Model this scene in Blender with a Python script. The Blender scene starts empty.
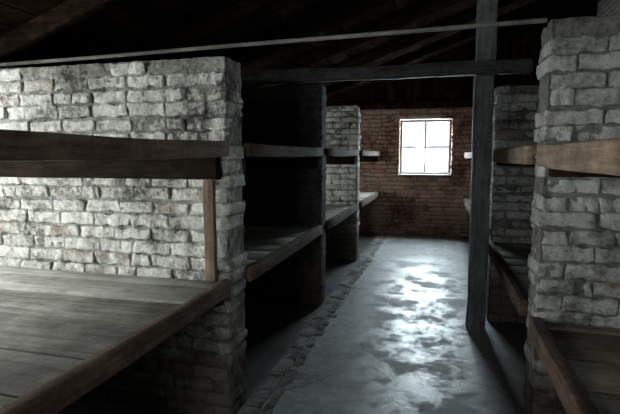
import bpy, math, random
from mathutils import Vector
random.seed(7)
scene = bpy.context.scene
scene.view_settings.view_transform = 'Standard'

# ------------------------------------------------------------------ materials
def new_mat(name):
    m = bpy.data.materials.new(name); m.use_nodes = True
    nt = m.node_tree; nt.nodes.clear()
    out = nt.nodes.new('ShaderNodeOutputMaterial')
    b = nt.nodes.new('ShaderNodeBsdfPrincipled')
    nt.links.new(b.outputs[0], out.inputs[0])
    return m, nt, b
def N(nt, t, **kw):
    n = nt.nodes.new(t)
    for k, v in kw.items(): setattr(n, k, v)
    return n
def noise(nt, vec, scale, detail=5, rough=.6):
    n = N(nt, 'ShaderNodeTexNoise'); n.inputs['Scale'].default_value = scale
    n.inputs['Detail'].default_value = detail; n.inputs['Roughness'].default_value = rough
    nt.links.new(vec, n.inputs['Vector']); return n.outputs['Fac']
def ramp(nt, fac, stops):
    r = N(nt, 'ShaderNodeValToRGB'); e = r.color_ramp.elements
    while len(e) < len(stops): e.new(.5)
    for el, (p, c) in zip(e, stops):
        el.position = p; el.color = (c[0], c[1], c[2], 1) if not isinstance(c, (int, float)) else (c, c, c, 1)
    nt.links.new(fac, r.inputs[0]); return r.outputs[0]
def mix(nt, fac, a, b, mode='MIX'):
    m = N(nt, 'ShaderNodeMixRGB', blend_type=mode)
    for i, v in enumerate((fac, a, b)):
        if isinstance(v, (int, float)): m.inputs[i].default_value = v if i == 0 else (v, v, v, 1)
        elif isinstance(v, tuple): m.inputs[i].default_value = (*v, 1)
        else: nt.links.new(v, m.inputs[i])
    return m.outputs[0]
def math_(nt, op, a, b):
    m = N(nt, 'ShaderNodeMath', operation=op)
    for i, v in enumerate((a, b)):
        if isinstance(v, (int, float)): m.inputs[i].default_value = v
        else: nt.links.new(v, m.inputs[i])
    return m.outputs[0]
def bump(nt, b, h, strength, dist):
    n = N(nt, 'ShaderNodeBump'); n.inputs['Strength'].default_value = strength
    n.inputs['Distance'].default_value = dist
    nt.links.new(h, n.inputs['Height']); nt.links.new(n.outputs[0], b.inputs['Normal'])
def coords(nt, scale=None):
    tc = N(nt, 'ShaderNodeTexCoord')
    if scale is None: return tc.outputs['Object']
    mp = N(nt, 'ShaderNodeMapping'); mp.inputs['Scale'].default_value = scale
    nt.links.new(tc.outputs['Object'], mp.inputs[0]); return mp.outputs[0]
def rnd(nt):
    a = N(nt, 'ShaderNodeAttribute'); a.attribute_name = 'rnd'; return a.outputs['Fac']

def whitewash(name, light, mid, dark, brick, brick_from=.86, shift=0., base_dark=True):
    m, nt, b = new_mat(name); c = coords(nt)
    big = noise(nt, c, 1.7, 5, .6); med = noise(nt, c, 7, 6, .7); fine = noise(nt, c, 34, 6, .75); r = rnd(nt)
    s = math_(nt, 'ADD', math_(nt, 'MULTIPLY', big, .55), math_(nt, 'MULTIPLY', med, .45))
    s = math_(nt, 'ADD', s, math_(nt, 'MULTIPLY', fine, .5))
    s = math_(nt, 'ADD', s, math_(nt, 'MULTIPLY', r, .09))
    s = math_(nt, 'ADD', s, -.09+shift)
    col = ramp(nt, s, [(.53, dark), (.64, mid), (.76, light)])
    rb = ramp(nt, math_(nt, 'ADD', math_(nt, 'MULTIPLY', r, .5), math_(nt, 'MULTIPLY', med, .7)), [(brick_from-.08, 0.), (brick_from+.03, .8)])
    col = mix(nt, rb, col, brick)
    if base_dark:       # darker and browner on the lowest courses, below the middle bunk
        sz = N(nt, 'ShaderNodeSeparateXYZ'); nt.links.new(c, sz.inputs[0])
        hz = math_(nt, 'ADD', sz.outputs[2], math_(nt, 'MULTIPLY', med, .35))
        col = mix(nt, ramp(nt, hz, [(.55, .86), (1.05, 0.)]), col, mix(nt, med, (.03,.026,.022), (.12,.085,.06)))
    nt.links.new(col, b.inputs['Base Color']); b.inputs['Roughness'].default_value = .92
    b.inputs['Specular IOR Level'].default_value = .12
    h = math_(nt, 'ADD', noise(nt, c, 45, 7, .75), math_(nt, 'MULTIPLY', noise(nt, c, 15, 4, .6), 1.2))
    bump(nt, b, h, 1., .022)
    return m
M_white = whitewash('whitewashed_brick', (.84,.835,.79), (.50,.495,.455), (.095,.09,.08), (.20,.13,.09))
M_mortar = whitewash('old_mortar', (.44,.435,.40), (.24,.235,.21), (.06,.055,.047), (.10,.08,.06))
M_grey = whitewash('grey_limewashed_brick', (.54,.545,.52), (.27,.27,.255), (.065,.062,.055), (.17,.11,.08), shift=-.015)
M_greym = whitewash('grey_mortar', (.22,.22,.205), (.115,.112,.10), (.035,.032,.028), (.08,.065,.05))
M_sooty = whitewash('shaded_brick', (.10,.095,.09), (.05,.048,.045), (.018,.017,.015), (.04,.03,.024))  # near-black copy: shade of the unlit second left bay put into the colour
M_shadedm = whitewash('shaded_mortar', (.08,.08,.07), (.04,.04,.036), (.015,.015,.014), (.03,.025,.02))
M_red = whitewash('dark_red_brick', (.50,.32,.245), (.30,.15,.10), (.11,.055,.04), (.36,.22,.155), base_dark=False)
M_redmortar = whitewash('dark_mortar', (.22,.19,.16), (.12,.10,.08), (.035,.03,.024), (.06,.05,.04), base_dark=False)
M_kerb = whitewash('kerb_brick', (.38,.385,.37), (.24,.24,.23), (.08,.078,.072), (.16,.125,.10), base_dark=False)

def wood(name, axis, a, b_, c_, rough=.75, spec=.2):
    m, nt, b = new_mat(name)
    sc = [22, 22, 22]; sc[axis] = 1.3
    r = rnd(nt)
    tc = coords(nt, tuple(sc))
    add = N(nt, 'ShaderNodeVectorMath', operation='ADD')
    cmb = N(nt, 'ShaderNodeCombineXYZ')
    for i in range(3): nt.links.new(math_(nt, 'MULTIPLY', r, 37.0), cmb.inputs[i])
    nt.links.new(tc, add.inputs[0]); nt.links.new(cmb.outputs[0], add.inputs[1])
    g = noise(nt, add.outputs[0], 1.6, 7, .7)
    big = noise(nt, coords(nt), 5, 8, .75)
    s = math_(nt, 'ADD', math_(nt, 'MULTIPLY', g, .45), math_(nt, 'MULTIPLY', big, .55))
    s = math_(nt, 'ADD', s, math_(nt, 'MULTIPLY', r, .12))
    s = math_(nt, 'ADD', s, -.02)
    col = ramp(nt, s, [(.42, a), (.55, b_), (.68, c_)])
    nt.links.new(col, b.inputs['Base Color']); b.inputs['Roughness'].default_value = rough
    b.inputs['Specular IOR Level'].default_value = spec
    bump(nt, b, g, .7, .006)
    return m
grey = ((.19,.182,.16), (.37,.36,.325), (.55,.54,.495))
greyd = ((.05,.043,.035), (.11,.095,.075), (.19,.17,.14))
brown = ((.033,.021,.015), (.09,.06,.043), (.18,.13,.097))
tan = ((.08,.055,.038), (.17,.12,.085), (.30,.23,.17))
darkl = ((.006,.005,.004), (.015,.011,.008), (.03,.022,.016))
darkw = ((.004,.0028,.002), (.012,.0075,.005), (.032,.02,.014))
pst = ((.05,.053,.055), (.13,.138,.14), (.24,.25,.255))
M_gx = wood('grey_planks', 0, *grey, spec=.12)
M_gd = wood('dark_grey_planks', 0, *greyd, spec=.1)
M_by = wood('brown_rail', 1, *brown, rough=.9, spec=.08)
M_ty = wood('tan_rail', 1, *tan, rough=.9, spec=.08)
M_bx = wood('dark_ledger', 0, *darkl, rough=.95, spec=.03)
M_bz = wood('brown_upright', 2, (.06,.043,.03), (.14,.10,.07), (.26,.20,.14))
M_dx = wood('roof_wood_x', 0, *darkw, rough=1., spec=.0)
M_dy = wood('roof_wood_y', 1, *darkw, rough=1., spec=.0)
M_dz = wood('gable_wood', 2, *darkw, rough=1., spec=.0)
M_pz = wood('grey_post_wood', 2, *pst)
M_px = wood('beam_wood', 0, (.03,.03,.03), (.08,.08,.078), (.15,.15,.145))
M_pole = wood('pole_wood', 0, (.09,.085,.075), (.19,.18,.16), (.30,.29,.26))
M_frame = wood('window_frame_wood', 2, (.15,.145,.14), (.30,.29,.28), (.46,.45,.44))

# glass
m, nt, b = new_mat('window_glass')
nt.nodes.remove(b); o = [n for n in nt.nodes if n.type == 'OUTPUT_MATERIAL'][0]
tr = N(nt, 'ShaderNodeBsdfTransparent'); gl = N(nt, 'ShaderNodeBsdfGlossy'); gl.inputs['Roughness'].default_value = .05
tr.inputs[0].default_value = (.93,.96,.97,1)
mx = N(nt, 'ShaderNodeMixShader'); mx.inputs[0].default_value = .06
nt.links.new(tr.outputs[0], mx.inputs[1]); nt.links.new(gl.outputs[0], mx.inputs[2]); nt.links.new(mx.outputs[0], o.inputs[0])
M_glass = m

# concrete floor (worn, damp patches)
m, nt, b = new_mat('worn_concrete'); c = coords(nt)
big = noise(nt, c, 1.3, 7, .68); med = noise(nt, c, 5.0, 11, .82); fine = noise(nt, c, 60, 5, .8); sp_ = noise(nt, c, 18, 6, .8)
s = math_(nt, 'ADD', math_(nt, 'MULTIPLY', big, .55), math_(nt, 'MULTIPLY', med, .45))
col = ramp(nt, s, [(.42, (.14,.153,.158)), (.50, (.33,.35,.353)), (.58, (.58,.60,.60))])
col = mix(nt, .35, col, ramp(nt, sp_, [(.38, .10), (.62, .70)]))
vo = N(nt, 'ShaderNodeTexVoronoi', feature='DISTANCE_TO_EDGE'); vo.inputs['Scale'].default_value = .8
wv = N(nt, 'ShaderNodeVectorMath', operation='ADD'); nt.links.new(c, wv.inputs[0])
nz = N(nt, 'ShaderNodeTexNoise'); nz.inputs['Scale'].default_value = 3; nz.inputs['Detail'].default_value = 6
nt.links.new(c, nz.inputs['Vector']); sc_ = N(nt, 'ShaderNodeVectorMath', operation='SCALE'); sc_.inputs['Scale'].default_value = .5
nt.links.new(nz.outputs['Color'], sc_.inputs[0]); nt.links.new(sc_.outputs[0], wv.inputs[1]); nt.links.new(wv.outputs[0], vo.inputs['Vector'])
crack = ramp(nt, vo.outputs['Distance'], [(0, 1.), (.009, 0.)])
col = mix(nt, math_(nt, 'MULTIPLY', crack, .85), col, (.03,.03,.03))
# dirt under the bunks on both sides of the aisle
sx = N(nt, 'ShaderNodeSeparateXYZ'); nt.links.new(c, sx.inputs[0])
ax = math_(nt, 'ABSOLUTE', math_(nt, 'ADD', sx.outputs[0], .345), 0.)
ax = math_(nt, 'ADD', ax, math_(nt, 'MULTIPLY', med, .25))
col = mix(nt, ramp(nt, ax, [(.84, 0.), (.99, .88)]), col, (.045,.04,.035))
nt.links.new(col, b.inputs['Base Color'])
m2 = noise(nt, c, 2.6, 9, .74)
rs = math_(nt, 'ADD', math_(nt, 'MULTIPLY', m2, .75), math_(nt, 'MULTIPLY', sp_, .25))
nt.links.new(ramp(nt, rs, [(.43, .36), (.50, .46), (.56, .66)]), b.inputs['Roughness'])
nt.links.new(ramp(nt, rs, [(.46, .62), (.53, .14)]), b.inputs['Specular IOR Level'])
h = math_(nt, 'ADD', math_(nt, 'MULTIPLY', med, .20), math_(nt, 'MULTIPLY', fine, .14))
h = math_(nt, 'ADD', h, math_(nt, 'MULTIPLY', sp_, .14))
h = math_(nt, 'SUBTRACT', h, math_(nt, 'MULTIPLY', crack, .12))
bump(nt, b, h, .25, .022)
M_floor = m
# plain masonry for side walls
m, nt, b = new_mat('side_wall_brick')
bt = N(nt, 'ShaderNodeTexBrick'); bt.inputs['Scale'].default_value = 1
bt.inputs['Color1'].default_value = (.4,.4,.38,1); bt.inputs['Color2'].default_value = (.25,.24,.22,1); bt.inputs['Mortar'].default_value = (.12,.11,.1,1)
bt.inputs['Brick Width'].default_value = .26; bt.inputs['Row Height'].default_value = .083; bt.inputs['Mortar Size'].default_value = .012
tc = N(nt, 'ShaderNodeTexCoord'); sp = N(nt, 'ShaderNodeSeparateXYZ'); cb = N(nt, 'ShaderNodeCombineXYZ')
nt.links.new(tc.outputs['Object'], sp.inputs[0])
nt.links.new(math_(nt, 'ADD', sp.outputs[0], sp.outputs[1]), cb.inputs[0]); nt.links.new(sp.outputs[2], cb.inputs[1])
nt.links.new(cb.outputs[0], bt.inputs['Vector']); nt.links.new(bt.outputs[0], b.inputs['Base Color'])
b.inputs['Roughness'].default_value = .9
M_side = m

# ------------------------------------------------------------------ geometry
clouds = bpy.data.textures.new('lumps', 'CLOUDS'); clouds.noise_scale = .06; clouds.noise_depth = 4
class G:
    def __init__(s): s.v = []; s.f = []; s.m = []; s.r = []
    def bar(s, axis, a0, a1, u, w, mat=0, n=1, jit=0., r=None, sag=0.):
        r = random.random() if r is None else r
        base = len(s.v); oth = [i for i in range(3) if i != axis]
        for k in range(n+1):
            a = a0 + (a1-a0)*k/n
            wob = (random.uniform(-jit, jit), random.uniform(-jit, jit))
            sg = -sag*4*(k/n)*(1-k/n)
            for (uu, ww) in ((u[0], w[0]), (u[1], w[0]), (u[1], w[1]), (u[0], w[1])):
                p = [0, 0, 0]
                p[axis] = a + (random.uniform(-jit, jit) if k in (0, n) else 0)
                p[oth[0]] = uu + wob[0]*.5 + random.uniform(-jit, jit)*.7
                p[oth[1]] = ww + wob[1]*.5 + random.uniform(-jit, jit)*.7
                if axis != 2: p[2] += sg
                s.v.append(p)
        flip = (axis == 1)
        def q(*ids):
            ids = [base+i for i in ids]
            s.f.append(tuple(reversed(ids)) if flip else tuple(ids)); s.m.append(mat); s.r.append(r)
        q(3, 2, 1, 0); e = n*4; q(e, e+1, e+2, e+3)
        for k in range(n):
            o = k*4
            for i in range(4):
                j = (i+1) % 4
                q(o+i, o+j, o+4+j, o+4+i)
    def obj(s, name, mats, bevel=0., seg=2, smooth=True, fn=None, lumpy=0.):
        v = [fn(p) for p in s.v] if fn else s.v
        me = bpy.data.meshes.new(name); me.from_pydata([tuple(p) for p in v], [], s.f)
        for mt in mats: me.materials.append(mt)
        me.polygons.foreach_set('material_index', s.m)
        at = me.attributes.new('rnd', 'FLOAT', 'FACE'); at.data.foreach_set('value', s.r)
        if smooth: me.polygons.foreach_set('use_smooth', [True]*len(s.f))
        me.update()
        o = bpy.data.objects.new(name, me); scene.collection.objects.link(o)
        if bevel:
            b = o.modifiers.new('bevel', 'BEVEL'); b.width = bevel; b.segments = seg; b.limit_method = 'ANGLE'; b.angle_limit = math.radians(40)
        if lumpy:
            sb = o.modifiers.new('sub', 'SUBSURF'); sb.subdivision_type = 'SIMPLE'; sb.levels = 1; sb.render_levels = 1
            d = o.modifiers.new('lumps', 'DISPLACE'); d.texture = clouds; d.texture_coords = 'LOCAL'; d.strength = lumpy; d.mid_level = .5
        return o

ROW = .083; BH = .071; BL = .255; GAP = .010
def brick_wall(name, x0, x1, y0, y1, z0, z1, mats, holes=(), end=None, jit=.007, ragged=False, lumpy=.034, nseg=5):
    """bricks along X, whole thickness y0..y1.  end=+1/-1: exposed end at x1 / x0."""
    g = G(); ins = .011
    xs = {x0+ins, x1-ins, *[c for h in holes for c in (h[0]-ins, h[1]+ins)]}
    zs = {z0, z1-ins, *[c for h in holes for c in (h[2]-ins, h[3]+ins)]}
    if not holes and nseg > 2:      # finer mortar core so it bulges unevenly between the bricks
        xs |= {x0+ins+(x1-x0-2*ins)*i/40 for i in range(1, 40)}
        zs |= {z0+(z1-ins-z0)*i/50 for i in range(1, 50)}
        grid = True
    else: grid = False
    xs = sorted(xs); zs = sorted(zs)
    if grid:
        def sheet(P, nu, nv, flip=False):
            base = len(g.v)
            for i in range(nu+1):
                for j in range(nv+1): g.v.append(P(i, j))
            for i in range(nu):
                for j in range(nv):
                    q = (base+i*(nv+1)+j, base+(i+1)*(nv+1)+j, base+(i+1)*(nv+1)+j+1, base+i*(nv+1)+j+1)
                    g.f.append(tuple(reversed(q)) if flip else q); g.m.append(1); g.r.append(.3)
        nx, nz_ = len(xs)-1, len(zs)-1; ya, yb = y0+ins, y1-ins; ny = 6
        sheet(lambda i, j: [xs[i], ya, zs[j]], nx, nz_)
        sheet(lambda i, j: [xs[i], yb, zs[j]], nx, nz_, True)
        sheet(lambda i, j: [xs[-1], ya+(yb-ya)*i/ny, zs[j]], ny, nz_)
        sheet(lambda i, j: [xs[0], ya+(yb-ya)*i/ny, zs[j]], ny, nz_, True)
        sheet(lambda i, j: [xs[i], ya+(yb-ya)*j/ny, zs[-1]], nx, ny)
    else:
        for i in range(len(xs)-1):
            for k in range(len(zs)-1):
                cx = (xs[i]+xs[i+1])/2; cz = (zs[k]+zs[k+1])/2
                if any(h[0] < cx < h[1] and h[2] < cz < h[3] for h in holes): continue
                g.bar(0, xs[i], xs[i+1], (y0+ins, y1-ins), (zs[k], zs[k+1]), mat=1, r=.3)
    rows = int(round((z1-z0)/ROW))
    for rI in range(rows):
        za = z0 + rI*ROW + .005 + random.uniform(-.005, .005); zb = za + BH + random.uniform(-.006, .003)
        if zb > z1+.03: break
        edges = []
        L = x1-x0; p = 0.; first = BL if rI % 2 else BL*.5
        while p < L:
            w = (first if p == 0 else BL*random.choice((random.uniform(.82, 1.08), random.uniform(.9, 1.05), random.uniform(.45, .6)) if random.random() < .4 else (random.uniform(.92, 1.05),)))
            q_ = min(L, p+w)
            if L-q_ < .06: q_ = L
            edges.append((p, q_)); p = q_
        for (p, q_) in edges:
            if end == 1: a, b_ = x1-q_+GAP*.5, x1-p-GAP*.5
            else: a, b_ = x0+p+GAP*.5, x0+q_-GAP*.5
            if p == 0 and end == 1: b_ = x1 + random.uniform(-.024, .003)
            if p == 0 and end == -1: a = x0 - random.uniform(-.024, .003)
            if ragged and rI == rows-1 and random.random() < .35: continue
            segs = [(a, b_)]
            for h in holes:
                if zb > h[2] and za < h[3]:
                    ns = []
                    for (s0, s1) in segs:
                        if s1 <= h[0] or s0 >= h[1]: ns.append((s0, s1)); continue
                        if s0 < h[0]: ns.append((s0, h[0]))
                        if s1 > h[1]: ns.append((h[1], s1))
                    segs = ns
            for (s0, s1) in segs:
                if s1-s0 < .03: continue
                d = random.uniform(-.010, .008)
                g.bar(0, s0, s1, (y0-d, y1+random.uniform(-.006, .006)), (za, zb), n=nseg, jit=jit, mat=0)
    return g.obj(name, mats, bevel=.014, seg=2, lumpy=lumpy)

XL, XR = -1.17, .48           # aisle faces of the partitions
WL, WR = -3.3, 2.6            # side walls
Y0, Y1 = -2.0, 9.8
slope = .35
def zr(x): return 2.3 + slope*(x-WL)
PY = [.28, 2.55, 4.82, 7.09]; TH = .25
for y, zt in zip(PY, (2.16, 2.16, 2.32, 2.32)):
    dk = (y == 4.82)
    brick_wall('brick_partition', WL, XL, y, y+TH, 0, zt, (M_sooty, M_shadedm) if dk else (M_white, M_mortar), end=1, ragged=True, nseg=5 if y < 4 else 2)
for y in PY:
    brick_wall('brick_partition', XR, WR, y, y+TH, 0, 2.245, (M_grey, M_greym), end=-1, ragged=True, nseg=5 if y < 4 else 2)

# end wall with window
WIN = (-.78, .21, 1.22, 2.29)
brick_wall('wall_back', WL-.2, WR+.2, Y1, Y1+.3, 0, 2.56, (M_red, M_redmortar), holes=(WIN,), end=1, nseg=2, lumpy=.015, jit=.005)
g = G(); x = WL-.2
while x < WR+.2:
    w = random.uniform(.14, .2)
    g.bar(2, 2.54, zr(x)+.06, (x, x+w-.006), (Y1+.02, Y1+.05), n=3, jit=.002); x += w
g.bar(0, WL-.2, WR+.2, (Y1-.06, Y1+.10), (2.50, 2.64), n=6, jit=.004)
g.bar(0, WL-.2, WR+.2, (Y1+.06, Y1+.28), (2.5, 4.6))
g.obj('gable_boarding', (M_dz,), bevel=.004, seg=1)

def side_wall(name, axis, c0, c1, lo, hi, z1, holes):
    g = G(); ps = sorted({lo, hi, *[c for h in holes for c in h[:2]]}); zs = sorted({0, z1, *[c for h in holes for c in h[2:]]})
    for i in range(len(ps)-1):
        for k in range(len(zs)-1):
            cp = (ps[i]+ps[i+1])/2; cz = (zs[k]+zs[k+1])/2
            if any(h[0] < cp < h[1] and h[2] < cz < h[3] for h in holes): continue
            if axis == 1: g.bar(1, ps[i], ps[i+1], (c0, c1), (zs[k], zs[k+1]))
            else: g.bar(0, ps[i], ps[i+1], (c0, c1), (zs[k], zs[k+1]))
    return g.obj(name, (M_side,), smooth=False)
HL = [(.8, 2.1, 1.0, 2.2), (5.5, 6.5, 1.1, 2.1), (8.0, 8.9, 1.1, 2.1)]  # last window and its lamp are added to light the end wall
HR = [(.9, 2.1, 1.1, 2.2)]  # unseen window and lamp, added to brighten the right partitions
HF = [(-1.1, -.45, 1.0, 2.3)]  # added opening behind the camera; its lamp gives general frontal light
side_wall('wall_left', 1, WL-.2, WL, Y0-.2, Y1, 2.36, HL)
side_wall('wall_right', 1, WR, WR+.2, Y0-.2, Y1, 4.5, HR)
side_wall('wall_front', 0, Y0-.2, Y0, WL-.2, WR+.2, 4.6, HF)

# floor
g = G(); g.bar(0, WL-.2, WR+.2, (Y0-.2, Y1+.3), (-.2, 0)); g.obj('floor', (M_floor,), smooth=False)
# brick edging along the left bunks
g = G(); ya, yb, xa, xb = Y0+.02, Y1-.03, XL+.02, XL+.12
y = ya
while y < yb-.07:
    l = min(random.uniform(.23, .26), yb-y)
    g.bar(1, y, y+l-.012, (xa, xb), (-.03, .026+random.uniform(-.01, .01)), n=4, jit=.007); y += l
y = ya
while y < yb-.07:
    l = min(random.uniform(.10, .15), yb-y)
    g.bar(0, xb+.006, xb+.08+random.uniform(-.03, .02), (y, y+l-.010), (-.03, .010+random.uniform(-.006, .005)), n=2, jit=.007); y += l
g.obj('brick_edging', (M_kerb,), bevel=.009)

# roof
shear = lambda p: (p[0], p[1], p[2] + zr(p[0]))
g = G(); x = WL-.3
while x < WR+.3:
    w = random.uniform(.16, .22)
    g.bar(1, Y0-.2, Y1+.3, (x, x+w-.008), (.0, .03), n=4, jit=.003); x += w
g.bar(0, WL-.35, WR+.35, (Y0-.3, Y1+.4), (.035, .1))
g.obj('ceiling', (M_dy,), fn=shear, smooth=False)
g = G(); y = Y0+.3
while y < Y1:
    g.bar(0, WL, WR, (y, y+.09), (-.13, .0), n=10, jit=.008); y += 1.12
g.obj('roof_rafters', (M_dx,), fn=shear, bevel=.008)

# bunks
def bunk(x0, x1, y0, y1, side, lo=.83, up=1.67):
    g = G()
    rx = (x1-.055, x1) if side < 0 else (x0, x0+.055)     # front rail
    px = (x0+.01, x1-.055) if side < 0 else (x0+.055, x1-.01)
    for top, rh in ((lo, .09), (up, .085 if side < 0 else .10)):
        y = y0+.002
        while y < y1-.01:
            w = random.uniform(.25, .36); e = min(y1-.002, y+w)
            if y1-e < .1: e = y1-.002
            g.bar(0, px[0], px[1], (y, e-.018), (top-.05, top-.016+random.uniform(-.007, .007)), mat=0 if top == lo else 2, n=4, jit=.002)
            y = e
        g.bar(1, y0+.002, y1-.002, rx, (top-rh, top), mat=1 if (side < 0 or top == lo) else 3, n=6, jit=.004, sag=.008)
        for ya in (y0+.002, y1-.072):       # ledgers against the partitions
            dpt = .15 if top == lo else (.215 if side < 0 else .15)
            g.bar(0, px[0], px[1], (ya, ya+.07), (top-dpt, top-.056), mat=2, n=5, jit=.004)
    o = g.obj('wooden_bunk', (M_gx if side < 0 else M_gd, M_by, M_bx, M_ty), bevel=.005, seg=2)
    return o
bays = [(Y0, PY[0])] + [(PY[i]+TH+.012, (PY[i+1] if i < 3 else Y1)-.012) for i in range(4)]
for (a, b_) in bays:
    bunk(WL+.005, XL+.02, a+.01, b_, -1, .88, 1.675)
for (a, b_) in bays:
    bunk(XR-.03, WR-.005, a+.01, b_, 1, .80, 1.65)

# upright on first partition
g = G(); g.bar(2, .868, 1.455, (-1.30, -1.235), (2.49, 2.525), n=5, jit=.003)
g.obj('wooden_upright', (M_bz,), bevel=.004)

# post
g = G()
g.bar(2, 0, zr(.35)-.1, (.28, .44), (4.50, 4.65), n=14, jit=.008)
g.obj('timber_post', (M_pz,), bevel=.012)
g = G(); g.bar(0, -3.28, .72, (4.385, 4.495), (2.28, 2.39), n=14, jit=.008)
g.obj('tie_beam', (M_px,), bevel=.015)
# pole
cu = bpy.data.curves.new('wooden_pole', 'CURVE'); cu.dimensions = '3D'; cu.bevel_depth = .012; cu.bevel_resolution = 4
sp = cu.splines.new('POLY'); pts = [(-3.25, 2.68, 2.20), (-2.2, 2.69, 2.215), (-1.2, 2.685, 2.235), (-.3, 2.67, 2.245), (.49, 2.68, 2.26)]
sp.points.add(len(pts)-1)
for p, q_ in zip(sp.points, pts): p.co = (*q_, 1)
cu.materials.append(M_pole); scene.collection.objects.link(bpy.data.objects.new('wooden_pole', cu))

# windows
def window(idx, plane, c, lo, hi, z0, z1, cols=2, rws=2):
    g = G(); fw = .045; d = (c-.03, c+.03)
    def horiz(a, b_, z, t, dd, mat=0):
        if plane == 'x': g.bar(0, a, b_, dd, (z, z+t), mat=mat)
        else: g.bar(1, a, b_, dd, (z, z+t), mat=mat)
    def vert(a, w, za, zb, dd, mat=0):
        if plane == 'x': g.bar(2, za, zb, (a, a+w), dd, mat=mat)
        else: g.bar(2, za, zb, dd, (a, a+w), mat=mat)
    horiz(lo, hi, z0, fw, d); horiz(lo, hi, z1-fw, fw, d)
    vert(lo, fw, z0+fw, z1-fw, d); vert(hi-fw, fw, z0+fw, z1-fw, d)
    md = (c-.018, c+.018)
    for i in range(1, cols):
        vert(lo+(hi-lo)*i/cols-.014, .028, z0+fw, z1-fw, md)
    for i in range(1, rws):
        horiz(lo+fw, hi-fw, z0+(z1-z0)*i/rws-.011, .022, md)
    gd = (c-.002, c+.002)
    if plane == 'x':
        g.bar(0, lo+fw, hi-fw, gd, (z0+fw, z1-fw), mat=1)
        g.bar(0, lo, hi, (c-.13 if c > 0 else c+.03, c-.03 if c > 0 else c+.1), (z0, z0+.03), mat=0)   # sill board
    else: g.bar(1, lo+fw, hi-fw, gd, (z0+fw, z1-fw), mat=1)
    return g.obj('window_%d' % idx, (M_frame, M_glass), smooth=False)
def lamp(name, loc, rot, sx, sy, power, col):
    l = bpy.data.lights.new(name, 'AREA'); l.shape = 'RECTANGLE'; l.size = sx; l.size_y = sy; l.energy = power; l.color = col
    o = bpy.data.objects.new(name, l); o.location = loc; o.rotation_euler = rot; scene.collection.objects.link(o)
sky = (.84, .95, 1.0); neu = (1.0, .995, .955)
H = math.pi/2
window(1, 'x', Y1+.12, *WIN)
lamp('daylight_back', ((WIN[0]+WIN[1])/2, Y1+.42, (WIN[2]+WIN[3])/2+.1), (-H, 0, 0), 1.5, 1.7, 500, sky)
for i, h in enumerate(HL):
    window(2+i, 'y', WL-.1, *h)
    lamp('unseen_light_left', (WL-.3, (h[0]+h[1])/2, (h[2]+h[3])/2), (0, -H, 0), h[3]-h[2], h[1]-h[0], (210, 75, 70)[i], neu)
for i, h in enumerate(HR):
    window(5+i, 'y', WR+.1, *h)
    lamp('added_light_right', (WR+.3, (h[0]+h[1])/2, (h[2]+h[3])/2), (0, H, 0), h[3]-h[2], h[1]-h[0], 18, neu)
h = HF[0]; window(6, 'x', Y0-.1, *h, cols=2, rws=3)
lamp('added_light_front', ((h[0]+h[1])/2, Y0-.3, (h[2]+h[3])/2), (H, 0, 0), .65, 1.3, 66, neu)

w = bpy.data.worlds.new('overcast'); scene.world = w; w.use_nodes = True
w.node_tree.nodes['Background'].inputs[0].default_value = (.85, .93, 1, 1); w.node_tree.nodes['Background'].inputs[1].default_value = 1.5

cam = bpy.data.cameras.new('camera'); cam.lens = 28; cam.sensor_width = 36; cam.clip_start = .05
co = bpy.data.objects.new('camera', cam); co.location = (0, 0, 1.6)
co.rotation_euler = (math.radians(90-6.16), 0, math.radians(15)); scene.collection.objects.link(co); scene.camera = co
